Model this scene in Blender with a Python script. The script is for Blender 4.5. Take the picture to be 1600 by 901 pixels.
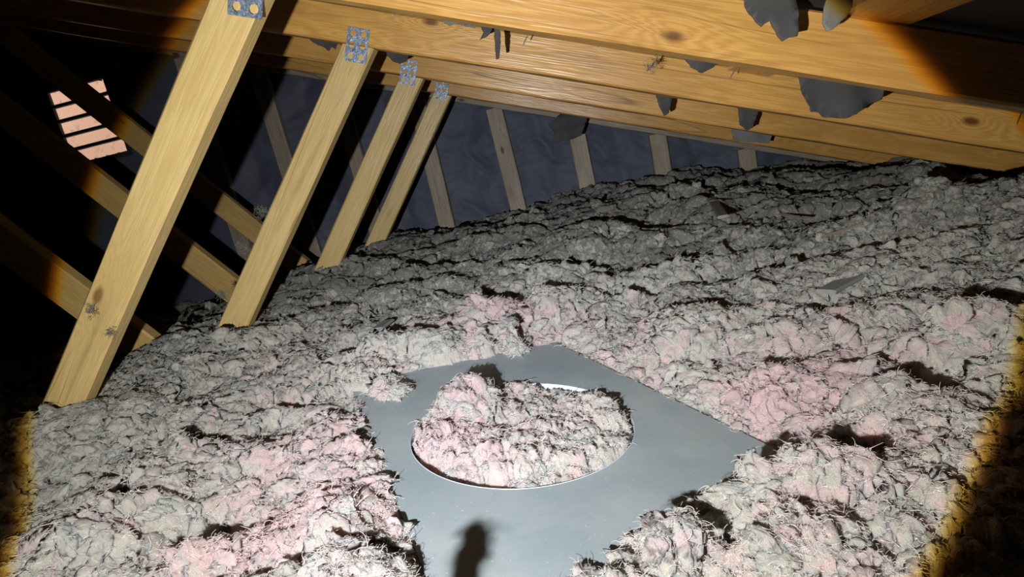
import bpy, bmesh, math, random
import numpy as np
from mathutils import Vector, Matrix
for o in list(bpy.data.objects): bpy.data.objects.remove(o)
random.seed(7); RNG = np.random.default_rng(11)
SC = bpy.context.scene; COL = SC.collection

# ------------------------------------------------------------------ camera
FPX = 950.0                      # focal length in pixels of a 1600 px wide frame
CZ = 0.65                        # camera height over the ceiling boards
_r, _p, _y = [math.radians(a) for a in (13.0, 11.0, 6.3)]      # roll, pitch down, yaw left
FW = Vector((-math.sin(_y)*math.cos(_p), math.cos(_y)*math.cos(_p), -math.sin(_p)))
R0 = Vector((math.cos(_y), math.sin(_y), 0)); U0 = R0.cross(FW)
RT = R0*math.cos(_r) - U0*math.sin(_r); UP = U0*math.cos(_r) + R0*math.sin(_r)
CAM = Vector((0, 0, CZ))
cd = bpy.data.cameras.new('camera'); cam = bpy.data.objects.new('camera', cd); COL.objects.link(cam)
cd.lens = 36*FPX/1600; cd.sensor_width = 36; cd.clip_start = .02
M = Matrix((RT, UP, -FW)).transposed().to_4x4(); M.translation = CAM
cam.matrix_world = M; SC.camera = cam
def ray(x, y): return FW + RT*((x-800)/FPX) - UP*((y-450.5)/FPX)
def at(x, y, Y):                 # point of the place seen at a pixel, in the plane Y
    d = ray(x, y); return CAM + d*(Y/d.y)

# ------------------------------------------------------------------ world, torch, exposure
w = bpy.data.worlds.new('World'); SC.world = w; w.use_nodes = True
bg = w.node_tree.nodes['Background']; bg.inputs[0].default_value = (1.0, .9, .82, 1); bg.inputs[1].default_value = 1.6
SC.view_settings.view_transform = 'Standard'; SC.view_settings.look = 'None'
SC.view_settings.exposure = 0.0; SC.view_settings.gamma = 1.0; SC.view_settings.use_curve_mapping = False

TORCH = CAM - RT*.17 - UP*.10 + FW*.02
ld = bpy.data.lights.new('torch', 'SPOT'); lo = bpy.data.objects.new('torch_light', ld); COL.objects.link(lo)
ld.energy = 195; ld.shadow_soft_size = .007; ld.spot_size = math.radians(91); ld.spot_blend = 0.0
lo.location = TORCH; AX = (FW + RT*.119 - UP*.041).normalized(); lo.rotation_euler = AX.to_track_quat('-Z', 'Y').to_euler()
ld.use_nodes = True; nt = ld.node_tree; N = nt.nodes; L = nt.links
em = N['Emission']
gi = N.new('ShaderNodeNewGeometry'); dt = N.new('ShaderNodeVectorMath'); dt.operation = 'DOT_PRODUCT'
dt.inputs[1].default_value = AX; L.new(gi.outputs['Incoming'], dt.inputs[0])
ab = N.new('ShaderNodeMath'); ab.operation = 'ABSOLUTE'; L.new(dt.outputs['Value'], ab.inputs[0])
ac = N.new('ShaderNodeMath'); ac.operation = 'ARCCOSINE'; L.new(ab.outputs[0], ac.inputs[0])
dv = N.new('ShaderNodeMath'); dv.operation = 'DIVIDE'; L.new(ac.outputs[0], dv.inputs[0]); dv.inputs[1].default_value = math.radians(44.8)
cr = N.new('ShaderNodeValToRGB'); L.new(dv.outputs[0], cr.inputs[0])
e = cr.color_ramp.elements; e[0].position = 0; e[0].color = (.92, .97, 1.08, 1); e[1].position = 1; e[1].color = (0, 0, 0, 1)
for pos, c in ((.2, (.93, .98, 1.05, 1)), (.42, (.80, .83, .87, 1)), (.65, (.63, .65, .66, 1)), (.890, (.50, .51, .50, 1)),
               (.899, (.58, .42, .07, 1)), (.908, (.26, .12, .012, 1)), (.917, (.02, .007, .001, 1)), (.93, (0.0008, .0007, .0006, 1))):
    k = e.new(pos); k.color = c
fo = N.new('ShaderNodeLightFalloff'); fo.inputs['Strength'].default_value = 1.0; fo.inputs['Smooth'].default_value = .85   # wide reflector
L.new(cr.outputs[0], em.inputs['Color']); L.new(fo.outputs['Quadratic'], em.inputs['Strength'])

# ------------------------------------------------------------------ helpers
def tag(o, label=None, cat=None, group=None, kind=None):
    if label: o['label'] = label
    if cat: o['category'] = cat
    if group: o['group'] = group
    if kind: o['kind'] = kind
    return o
def empty(name, loc, label, cat, group=None):
    o = bpy.data.objects.new(name, None); COL.objects.link(o); o.location = loc; o.empty_display_size = .05
    return tag(o, label, cat, group)
def link(name, me, mat, parent=None, mw=None, smooth=False):
    o = bpy.data.objects.new(name, me); COL.objects.link(o)
    if mat: me.materials.append(mat)
    if smooth: me.polygons.foreach_set('use_smooth', [True]*len(me.polygons))
    if parent:
        o.parent = parent; o.matrix_parent_inverse = Matrix.Identity(4)
        pw = Matrix.Translation(parent.location) if parent.type == 'EMPTY' else parent.matrix_world
        o.matrix_basis = pw.inverted() @ (mw or Matrix.Identity(4))
    elif mw: o.matrix_basis = mw
    return o
def pymesh(name, v, f):
    me = bpy.data.meshes.new(name); me.from_pydata([tuple(p) for p in v], [], [tuple(q) for q in f]); me.update(); return me
def npmesh(name, v, quads=None, tris=None):
    me = bpy.data.meshes.new(name); v = np.asarray(v, np.float32)
    idx = []; tot = []
    if quads is not None and len(quads): idx.append(quads.reshape(-1)); tot.append(np.full(len(quads), 4))
    if tris is not None and len(tris): idx.append(tris.reshape(-1)); tot.append(np.full(len(tris), 3))
    idx = np.concatenate(idx).astype(np.int32); tot = np.concatenate(tot).astype(np.int32)
    st = np.concatenate(([0], np.cumsum(tot)[:-1])).astype(np.int32)
    me.vertices.add(len(v)); me.vertices.foreach_set('co', v.reshape(-1))
    me.loops.add(len(idx)); me.loops.foreach_set('vertex_index', idx)
    me.polygons.add(len(tot)); me.polygons.foreach_set('loop_start', st)
    me.polygons.foreach_set('use_smooth', np.ones(len(tot), bool))
    me.update(calc_edges=True); me.validate(); return me
# numpy noise
def _hash(ix, iy, s):
    h = (ix*374761393 + iy*668265263 + s*974634721) & 0xffffffff
    h = ((h ^ (h >> 13))*1274126177) & 0xffffffff
    h = ((h ^ (h >> 16))*2246822519) & 0xffffffff
    return ((h ^ (h >> 15)) & 0xffff)/65535.0
def vnoise(x, y, s=0):
    ix = np.floor(x).astype(np.int64); iy = np.floor(y).astype(np.int64); fx = x-ix; fy = y-iy
    fx = fx*fx*fx*(fx*(fx*6-15)+10); fy = fy*fy*fy*(fy*(fy*6-15)+10)
    a = _hash(ix, iy, s); b = _hash(ix+1, iy, s); c = _hash(ix, iy+1, s); d = _hash(ix+1, iy+1, s)
    return (a+(b-a)*fx + (c-a)*fy + (a-b-c+d)*fx*fy)*2-1
def fbm(x, y, s=0, n=4, g=.5):
    t = 0; a = 1.0; q = 0
    for k in range(n):
        t = t + a*vnoise(x*2**k+17.3*k, y*2**k-9.1*k, s+k); q += a; a *= g
    return t/q
def worley(x, y, s=0):           # distance to nearest jittered point, and vector from it
    ix = np.floor(x).astype(np.int64); iy = np.floor(y).astype(np.int64)
    best = np.full(x.shape, 9.0); vx = np.zeros(x.shape); vy = np.zeros(x.shape); rid = np.zeros(x.shape)
    for dx in (-1, 0, 1):
        for dy in (-1, 0, 1):
            a = ix+dx; b = iy+dy
            px = a+_hash(a, b, s)*.9+.05; py = b+_hash(a, b, s+1)*.9+.05
            ex = x-px; ey = y-py; d = ex*ex+ey*ey; m = d < best
            best = np.where(m, d, best); vx = np.where(m, ex, vx); vy = np.where(m, ey, vy); rid = np.where(m, _hash(a, b, s+2), rid)
    return np.sqrt(best), vx, vy, rid
def sstep(a, b, x):
    t = np.clip((x-a)/(b-a), 0, 1); return t*t*(3-2*t)

# ------------------------------------------------------------------ materials
def newmat(name):
    m = bpy.data.materials.new(name); m.use_nodes = True
    return m, m.node_tree.nodes, m.node_tree.links, m.node_tree.nodes['Principled BSDF']
def ramp(N, stops):
    r = N.new('ShaderNodeValToRGB'); e = r.color_ramp.elements
    e[0].position, e[0].color = stops[0][0], (*stops[0][1], 1); e[1].position, e[1].color = stops[-1][0], (*stops[-1][1], 1)
    for p, c in stops[1:-1]: k = e.new(p); k.color = (*c, 1)
    return r
def noise(N, L, vec, scale, detail=4, rough=.55, dist=0):
    n = N.new('ShaderNodeTexNoise'); n.inputs['Scale'].default_value = scale; n.inputs['Detail'].default_value = detail
    n.inputs['Roughness'].default_value = rough; n.inputs['Distortion'].default_value = dist
    if vec: L.new(vec, n.inputs['Vector'])
    return n
def mapping(N, L, vec, scale, loc=(0, 0, 0)):
    m = N.new('ShaderNodeMapping'); m.inputs['Scale'].default_value = scale; m.inputs['Location'].default_value = loc
    L.new(vec, m.inputs['Vector']); return m
def math_(N, L, op, a, b=None):
    m = N.new('ShaderNodeMath'); m.operation = op
    for i, q in enumerate((a, b)):
        if q is None: continue
        if isinstance(q, (int, float)): m.inputs[i].default_value = q
        else: L.new(q, m.inputs[i])
    return m.outputs[0]
def mix(N, L, fac, a, b, mode='MIX'):
    m = N.new('ShaderNodeMix'); m.data_type = 'RGBA'; m.blend_type = mode
    for sock, q in ((m.inputs['Factor'], fac), (m.inputs['A'], a), (m.inputs['B'], b)):
        if isinstance(q, (int, float)): sock.default_value = q
        elif isinstance(q, tuple): sock.default_value = (*q, 1)
        else: L.new(q, sock)
    return m.outputs['Result']
def wood(name, light, dark, knot, rough=.42, grey=0.0):
    m, N, L, b = newmat(name)
    tc = N.new('ShaderNodeTexCoord'); oi = N.new('ShaderNodeObjectInfo')
    add = N.new('ShaderNodeVectorMath'); add.operation = 'ADD'; L.new(tc.outputs['Object'], add.inputs[0])
    sc = N.new('ShaderNodeVectorMath'); sc.operation = 'SCALE'; sc.inputs[0].default_value = (7.1, 3.3, 5.7)
    L.new(oi.outputs['Random'], sc.inputs['Scale']); L.new(sc.outputs[0], add.inputs[1]); v = add.outputs[0]
    # knots pull the grain aside
    kv = mapping(N, L, v, (3.0, .4, 7.0)); vo = N.new('ShaderNodeTexVoronoi'); vo.inputs['Scale'].default_value = 1.0
    vo.inputs['Randomness'].default_value = 1; L.new(kv.outputs[0], vo.inputs['Vector'])
    kd = vo.outputs['Distance']
    kn = math_(N, L, 'POWER', math_(N, L, 'SUBTRACT', 1.0, math_(N, L, 'MINIMUM', math_(N, L, 'MULTIPLY', kd, 2.2), 1.0)), 2.0)
    g = noise(N, L, mapping(N, L, v, (1.6, 34, 34)).outputs[0], 1.0, 3, .6, .5)
    g2 = noise(N, L, mapping(N, L, v, (5, 230, 230)).outputs[0], 1.0, 3, .6, .2)
    ph = math_(N, L, 'ADD', math_(N, L, 'MULTIPLY', g.outputs['Fac'], 9.0), math_(N, L, 'MULTIPLY', kn, 6.0))
    rg = math_(N, L, 'ADD', math_(N, L, 'MULTIPLY', math_(N, L, 'SINE', math_(N, L, 'MULTIPLY', ph, 6.0)), .5), .5)
    c = mix(N, L, math_(N, L, 'MULTIPLY', rg, .55), light, dark)
    c = mix(N, L, math_(N, L, 'MULTIPLY', g2.outputs['Fac'], .35), c, dark)
    bl = noise(N, L, mapping(N, L, v, (3.5, 9, 9)).outputs[0], 1.0, 3, .6)
    bs = ramp(N, [(.42, (0, 0, 0)), (.75, (1, 1, 1))]); L.new(bl.outputs['Fac'], bs.inputs[0])
    c = mix(N, L, math_(N, L, 'MULTIPLY', bs.outputs[0], .7), c, dark)
    stn = noise(N, L, mapping(N, L, v, (2.2, 14, 22), (3, 1, 2)).outputs[0], 1.0, 4, .65, .6); sr = ramp(N, [(.56, (0, 0, 0)), (.76, (1, 1, 1))]); L.new(stn.outputs['Fac'], sr.inputs[0])
    c = mix(N, L, math_(N, L, 'MULTIPLY', sr.outputs[0], .6), c, tuple(q*.62 for q in dark))
    kc = ramp(N, [(.66, (0, 0, 0)), (.84, (1, 1, 1))]); L.new(kn, kc.inputs[0])
    c = mix(N, L, kc.outputs[0], c, knot)
    ck = noise(N, L, mapping(N, L, v, (.5, 3, 11)).outputs[0], 1.0, 1, .4)
    ckd = math_(N, L, 'ABSOLUTE', math_(N, L, 'SUBTRACT', ck.outputs['Fac'], .53)); ckr = ramp(N, [(.0, (1, 1, 1)), (.006, (0, 0, 0))]); L.new(ckd, ckr.inputs[0])
    ckm = noise(N, L, mapping(N, L, v, (1.3, 2, 2)).outputs[0], 1.0, 1, .4); cks = ramp(N, [(.5, (0, 0, 0)), (.56, (1, 1, 1))]); L.new(ckm.outputs['Fac'], cks.inputs[0])
    c = mix(N, L, math_(N, L, 'MULTIPLY', math_(N, L, 'MULTIPLY', ckr.outputs[0], cks.outputs[0]), .75), c, knot)
    hv = N.new('ShaderNodeHueSaturation'); L.new(c, hv.inputs['Color'])
    L.new(math_(N, L, 'ADD', math_(N, L, 'MULTIPLY', oi.outputs['Random'], .16), .92), hv.inputs['Value'])
    L.new(hv.outputs[0], b.inputs['Base Color'])
    rr = math_(N, L, 'ADD', math_(N, L, 'MULTIPLY', bl.outputs['Fac'], .25), rough-.12); L.new(rr, b.inputs['Roughness'])
    bu = N.new('ShaderNodeBump'); bu.inputs['Strength'].default_value = .25; bu.inputs['Distance'].default_value = .002
    hh = math_(N, L, 'ADD', g2.outputs['Fac'], math_(N, L, 'ADD', math_(N, L, 'MULTIPLY', rg, .4), math_(N, L, 'MULTIPLY', kn, 1.5)))
    L.new(hh, bu.inputs['Height']); L.new(bu.outputs[0], b.inputs['Normal'])
    b.inputs['Specular IOR Level'].default_value = .6
    return m
W_RAFTER = wood('honey_pine', (.60, .335, .090), (.375, .175, .036), (.13, .055, .015), .34)
W_STRUT = wood('pale_pine', (.64, .47, .20), (.50, .33, .115), (.24, .12, .035), .38)
W_WEB = wood('yellow_pine', (.55, .37, .13), (.40, .24, .07), (.15, .07, .02), .5)
W_GREY = wood('weathered_timber', (.42, .345, .25), (.23, .18, .125), (.07, .05, .03), .65)
W_OFFCUT = wood('grey_offcut', (.27, .27, .255), (.19, .19, .18), (.08, .08, .07), .75)

def felt_mat(name, col, rough=.85, bump=.3):
    m, N, L, b = newmat(name); tc = N.new('ShaderNodeTexCoord'); v = tc.outputs['Object']
    n1 = noise(N, L, v, 9, 5, .6); n2 = noise(N, L, v, 420, 2, .5)
    c = mix(N, L, n1.outputs['Fac'], tuple(q*.65 for q in col), tuple(q*1.35 for q in col))
    L.new(c, b.inputs['Base Color']); b.inputs['Roughness'].default_value = rough
    bu = N.new('ShaderNodeBump'); bu.inputs['Strength'].default_value = bump; bu.inputs['Distance'].default_value = .001
    L.new(n2.outputs['Fac'], bu.inputs['Height']); L.new(bu.outputs[0], b.inputs['Normal'])
    b.inputs['Specular IOR Level'].default_value = .3
    return m
FELT_WALL = felt_mat('blue_grey_membrane', (.085, .09, .125), .6)
FELT_DARK = felt_mat('bitumen_felt', (.045, .042, .04), .8)
FELT_FLAP = felt_mat('torn_felt', (.06, .057, .054), .75)
FELT_GREY = felt_mat('torn_felt_grey_face', (.16, .155, .145), .8)

def metal_plate_mat():
    m, N, L, b = newmat('galvanised_spangle'); tc = N.new('ShaderNodeTexCoord'); v = tc.outputs['Object']
    vo = N.new('ShaderNodeTexVoronoi'); vo.inputs['Scale'].default_value = 130; L.new(v, vo.inputs['Vector'])
    n = noise(N, L, v, 160, 3, .6, 1.0)
    r = ramp(N, [(.3, (.10, .14, .22)), (.55, (.30, .36, .46)), (.75, (.75, .8, .86))]); L.new(n.outputs['Fac'], r.inputs[0])
    c = mix(N, L, .25, r.outputs[0], vo.outputs['Color'], 'SOFT_LIGHT')
    L.new(c, b.inputs['Base Color']); b.inputs['Metallic'].default_value = .55; b.inputs['Roughness'].default_value = .42
    bu = N.new('ShaderNodeBump'); bu.inputs['Strength'].default_value = .5; bu.inputs['Distance'].default_value = .0015
    L.new(n.outputs['Fac'], bu.inputs['Height']); L.new(bu.outputs[0], b.inputs['Normal']); return m
GALV = metal_plate_mat()
def sheet_mat():
    m, N, L, b = newmat('grey_sheet'); tc = N.new('ShaderNodeTexCoord'); v = tc.outputs['Object']
    n1 = noise(N, L, v, 7, 5, .6, .4); n2 = noise(N, L, v, 70, 4, .6); sp = noise(N, L, v, 260, 2, .5)
    nr = ramp(N, [(.36, (0, 0, 0)), (.66, (1, 1, 1))]); L.new(n1.outputs['Fac'], nr.inputs[0])
    c = mix(N, L, nr.outputs[0], (.275, .322, .333), (.37, .398, .385))
    c = mix(N, L, math_(N, L, 'MULTIPLY', n2.outputs['Fac'], .35), c, (.27, .30, .30))
    r = ramp(N, [(.71, (0, 0, 0)), (.74, (1, 1, 1))]); L.new(sp.outputs['Fac'], r.inputs[0])
    c = mix(N, L, math_(N, L, 'MULTIPLY', r.outputs[0], .6), c, (.75, .78, .78))
    st = noise(N, L, mapping(N, L, v, (6, 90, 6)).outputs[0], 1.5, 3, .6); sr = ramp(N, [(.62, (0, 0, 0)), (.8, (1, 1, 1))]); L.new(st.outputs['Fac'], sr.inputs[0])
    c = mix(N, L, math_(N, L, 'MULTIPLY', sr.outputs[0], .35), c, (.18, .19, .185))
    L.new(c, b.inputs['Base Color']); b.inputs['Roughness'].default_value = .62; b.inputs['Specular IOR Level'].default_value = .35
    bu = N.new('ShaderNodeBump'); bu.inputs['Strength'].default_value = .2; bu.inputs['Distance'].default_value = .001
    L.new(n2.outputs['Fac'], bu.inputs['Height']); L.new(bu.outputs[0], b.inputs['Normal']); return m
SHEET = sheet_mat()
def plain(name, col, rough=.6, metal=0.0, var=.25, scale=30):
    m, N, L, b = newmat(name); tc = N.new('ShaderNodeTexCoord'); n = noise(N, L, tc.outputs['Object'], scale, 4, .6)
    c = mix(N, L, n.outputs['Fac'], tuple(q*(1-var) for q in col), tuple(min(1, q*(1+var)) for q in col))
    L.new(c, b.inputs['Base Color']); b.inputs['Roughness'].default_value = rough; b.inputs['Metallic'].default_value = metal; return m
COLLAR = plain('white_collar_metal', (.72, .78, .86), .35, .3, .12)
NAIL = plain('dull_nail_steel', (.42, .40, .37), .45, .6)
BOARD = plain('ceiling_board', (.32, .29, .26), .9)
VENTDARK = plain('dark_vent_louvre', (.03, .026, .024), .8)
def brick_mat():
    m, N, L, b = newmat('pink_roughcast'); tc = N.new('ShaderNodeTexCoord'); v = tc.outputs['Object']
    n = noise(N, L, v, 26, 6, .7); n2 = noise(N, L, v, 5, 3, .5)
    c = mix(N, L, n2.outputs['Fac'], (.66, .40, .29), (.74, .50, .38))
    r = ramp(N, [(.55, (0, 0, 0)), (.68, (1, 1, 1))]); L.new(n.outputs['Fac'], r.inputs[0])
    c = mix(N, L, math_(N, L, 'MULTIPLY', r.outputs[0], .6), c, (.25, .14, .10))
    L.new(c, b.inputs['Base Color']); b.inputs['Roughness'].default_value = .9; return m
BRICK = brick_mat()
def insulation_mat():
    m, N, L, b = newmat('glass_wool'); tc = N.new('ShaderNodeTexCoord'); v = tc.outputs['Object']
    at_ = N.new('ShaderNodeAttribute'); at_.attribute_name = 'tint'
    se = N.new('ShaderNodeSeparateColor'); L.new(at_.outputs['Color'], se.inputs[0])
    n1 = noise(N, L, v, 16, 5, .65, .8); n2 = noise(N, L, v, 55, 5, .65, 1.0); fib = noise(N, L, v, 240, 4, .7, 2.2)
    pk = math_(N, L, 'ADD', se.outputs[0], math_(N, L, 'MULTIPLY', math_(N, L, 'SUBTRACT', n1.outputs['Fac'], .5), 1.7))
    r = ramp(N, [(.40, (0, 0, 0)), (.72, (1, 1, 1))]); L.new(pk, r.inputs[0])
    cream = mix(N, L, n2.outputs['Fac'], (.62, .57, .46), (.84, .80, .73))
    pink = mix(N, L, n2.outputs['Fac'], (.88, .56, .54), (.90, .72, .68))
    c = mix(N, L, r.outputs[0], cream, pink)
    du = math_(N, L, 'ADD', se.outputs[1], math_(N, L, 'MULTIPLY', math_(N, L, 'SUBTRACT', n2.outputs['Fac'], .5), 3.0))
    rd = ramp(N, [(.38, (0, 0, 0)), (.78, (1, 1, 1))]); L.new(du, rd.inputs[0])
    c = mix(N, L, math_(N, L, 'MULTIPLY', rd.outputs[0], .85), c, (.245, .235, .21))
    fr = ramp(N, [(.34, (1, 1, 1)), (.52, (0, 0, 0))]); L.new(fib.outputs['Fac'], fr.inputs[0])
    c = mix(N, L, math_(N, L, 'MULTIPLY', fr.outputs[0], .5), c, (.36, .32, .27))
    L.new(c, b.inputs['Base Color']); b.inputs['Roughness'].default_value = .95
    b.inputs['Specular IOR Level'].default_value = .1
    wv = N.new('ShaderNodeVectorMath'); wv.operation = 'MULTIPLY_ADD'; L.new(n2.outputs['Color'], wv.inputs[0]); wv.inputs[1].default_value = (.035, .035, .035); L.new(v, wv.inputs[2])
    cr1 = noise(N, L, wv.outputs[0], 85, 3, .6, 1.2); cr2 = noise(N, L, wv.outputs[0], 210, 3, .6, 1.6)
    def ridge(nn): return math_(N, L, 'ABSOLUTE', math_(N, L, 'SUBTRACT', nn.outputs['Fac'], .5))
    hgt = math_(N, L, 'ADD', math_(N, L, 'MULTIPLY', ridge(cr1), 2.0), math_(N, L, 'MULTIPLY', ridge(cr2), 1.5))
    hgt = math_(N, L, 'ADD', hgt, math_(N, L, 'MULTIPLY', fib.outputs['Fac'], .9))
    bu = N.new('ShaderNodeBump'); bu.inputs['Strength'].default_value = 1.0; bu.inputs['Distance'].default_value = .007
    L.new(hgt, bu.inputs['Height']); L.new(bu.outputs[0], b.inputs['Normal'])
    b.inputs['Subsurface Weight'].default_value = .6; b.inputs['Subsurface Radius'].default_value = (1.0, .78, .70); b.inputs['Subsurface Scale'].default_value = .011
    return m
WOOL = insulation_mat()

# ------------------------------------------------------------------ roof geometry
SL = .402; ZJ = .212+CZ          # slope, height of a rafter's lower edge at x = 0
RH, RD = .090, .045              # rafter depth and thickness
ANG = math.atan(SL); CA = math.cos(ANG); SA = math.sin(ANG)
def zlow(x): return ZJ - SL*x
RTOP = RH/CA
XRIDGE, XEAVE = -3.05, 2.33
YW = 3.50                        # face of the gable membrane
YB = -2.0

def timber(name, p0, p1, width, depth, mat, parent, cut0=0.0, cut1=0.0, wane=.0012, seed=0, side=1):
    """bar from p0 to p1 (middle of its front face); width across the truss plane, depth away from the camera"""
    p0 = Vector(p0); p1 = Vector(p1); X = (p1-p0); ln = X.length; X.normalize()
    Z = X.cross(Vector((0, 1, 0))).normalized(); Yv = Z.cross(X).normalized()
    if Yv.y < 0: Yv = -Yv; Z = -Z
    h = width/2; d = depth; c = .0045
    sec = [(0+c, -h), (d-c, -h), (d, -h+c), (d, h-c), (d-c, h), (c, h), (0, h-c), (0, -h+c)]
    n = max(6, int(ln/.06)); rs = random.Random(seed); V = []; F = []
    ph = [rs.uniform(0, 6.3) for _ in range(6)]
    for i in range(n+1):
        t = i/n; x0 = t*ln
        for j, (yy, zz) in enumerate(sec):
            k = wane*(math.sin(x0*9+ph[j % 6])+.6*math.sin(x0*23+ph[(j+2) % 6]))
            xx = x0 + (cut0*zz if i == 0 else 0) + (cut1*zz if i == n else 0)
            V.append((xx, yy + (k if j in (1, 2, 3, 4) else k*.3), zz + k*.6))
    m = len(sec)
    for i in range(n):
        for j in range(m):
            a = i*m+j; b2 = i*m+(j+1) % m; F.append((a, b2, b2+m, a+m))
    F.append(tuple(range(m-1, -1, -1))); F.append(tuple(n*m+j for j in range(m)))
    me = pymesh(name, V, F)
    mw = Matrix((X, Yv, Z)).transposed().to_4x4(); mw.translation = p0
    if mw.determinant() < 0: me.flip_normals()
    bm = bmesh.new(); bm.from_mesh(me); bmesh.ops.recalc_face_normals(bm, faces=bm.faces); bm.to_mesh(me); bm.free()
    return link(name, me, mat, parent, mw)

def nail_plate(parent, P, wd, ht, rot, rows, cols, name='nail_plate'):
    """thin punched plate; P = middle of plate, local X across, Z up the plate"""
    cw = wd/cols; ch = ht/rows; bm = bmesh.new(); cache = {}
    def vv(x, y):
        k = (round(x, 5), round(y, 5))
        if k not in cache: cache[k] = bm.verts.new((x, 0, y))
        return cache[k]
    for i in range(cols):
        for j in range(rows):
            ox = -wd/2+cw*(i+.5); oy = -ht/2+ch*(j+.5) + (.0025 if i else -.0025)*0
            outer = []
            for k in range(8):
                a = math.pi/4*k; cx, sy = math.cos(a), math.sin(a); s = 1/max(abs(cx), abs(sy))
                outer.append(vv(ox+cx*s*cw/2, oy+sy*s*ch/2))
            r = .29*cw
            hole = [bm.verts.new((ox+r*math.cos(math.pi/4*k)*random.uniform(.88, 1.12), 0, oy+r*math.sin(math.pi/4*k)*random.uniform(.9, 1.15))) for k in range(8)]
            for k in range(8): bm.faces.new((outer[k], outer[(k+1) % 8], hole[(k+1) % 8], hole[k]))
    ext = bmesh.ops.extrude_face_region(bm, geom=list(bm.faces))
    for g in ext['geom']:
        if isinstance(g, bmesh.types.BMVert): g.co.y -= .0016
    for v in bm.verts: v.co.y += random.uniform(-.0004, .0004)
    bmesh.ops.recalc_face_normals(bm, faces=bm.faces)
    me = bpy.data.meshes.new(name); bm.to_mesh(me); bm.free()
    mw = Matrix.Rotation(rot, 4, 'Y'); mw.translation = P
    return link(name, me, GALV, parent, mw)

# ------------------------------------------------------------------ the shell: floor, roof, gables
def quadplate(name, pts, mat, nrm, th=.02, label=None):
    V = [Vector(p) for p in pts]; n = Vector(nrm)*th; k = len(V)
    V2 = V+[p+n for p in V]; F = [tuple(range(k)), tuple(range(2*k-1, k-1, -1))]+[(i, (i+1) % k, (i+1) % k+k, i+k) for i in range(k)]
    me = pymesh(name, V2, F); bm = bmesh.new(); bm.from_mesh(me); bmesh.ops.recalc_face_normals(bm, faces=bm.faces); bm.to_mesh(me); bm.free()
    return tag(link(name, me, mat), label, kind='structure')
XL = 2*XRIDGE-XEAVE-.3
quadplate('floor', [(XL, YB, 0), (XEAVE+.3, YB, 0), (XEAVE+.3, YW+.3, 0), (XL, YW+.3, 0)], BOARD, (0, 0, -1), .015, 'ceiling boards under the insulation')
# roof underlay: sagging felt over the rafters (right slope) and the slope beyond the ridge
def roof_sheet(name, x0, x1, sgn):
    nx, ny = 60, 150; xs = np.linspace(x0, x1, nx); ys = np.linspace(YB, YW+.25, ny); X, Y = np.meshgrid(xs, ys)
    if sgn > 0: Z = ZJ - SL*X + RTOP
    else: Z = ZJ - SL*XRIDGE + RTOP + SL*(X-XRIDGE)
    ph = ((Y-1.0-RD/2)/.6) % 1.0; sag = np.sin(np.pi*ph)
    Z = Z + .004 - .012*sag*(0.6+.4*vnoise(X*3, Y*.8, 5)) + .003*vnoise(X*12, Y*9, 9)*sag
    v = np.stack((X, Y, Z), -1).reshape(-1, 3); i = np.arange(nx*ny).reshape(ny, nx)
    q = np.stack((i[:-1, :-1], i[:-1, 1:], i[1:, 1:], i[1:, :-1]), -1).reshape(-1, 4)
    off = len(v); v2 = v+np.array([0, 0, .012]); v = np.concatenate((v, v2)); q2 = q[:, ::-1]+off
    return tag(link(name, npmesh(name, v, np.concatenate((q[:, ::-1], q2[:, ::-1]))), FELT_DARK), 'dark roofing felt over the rafters', kind='structure')
roof_sheet('ceiling', XRIDGE, XEAVE+.35, 1)
roof_sheet('ceiling_far_slope', XL-.1, XRIDGE, -1)
zr = lambda x: ZJ+RTOP-SL*(x if x > XRIDGE else 2*XRIDGE-x)+.02
quadplate('wall_front', [(XL, YB, 0), (XEAVE+.3, YB, 0), (XEAVE+.3, YB, max(0, zr(XEAVE+.3))), (XRIDGE, YB, zr(XRIDGE)), (XL, YB, max(0, zr(XL)))], BOARD, (0, -1, 0), .02, 'gable wall behind the viewer')

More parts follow.
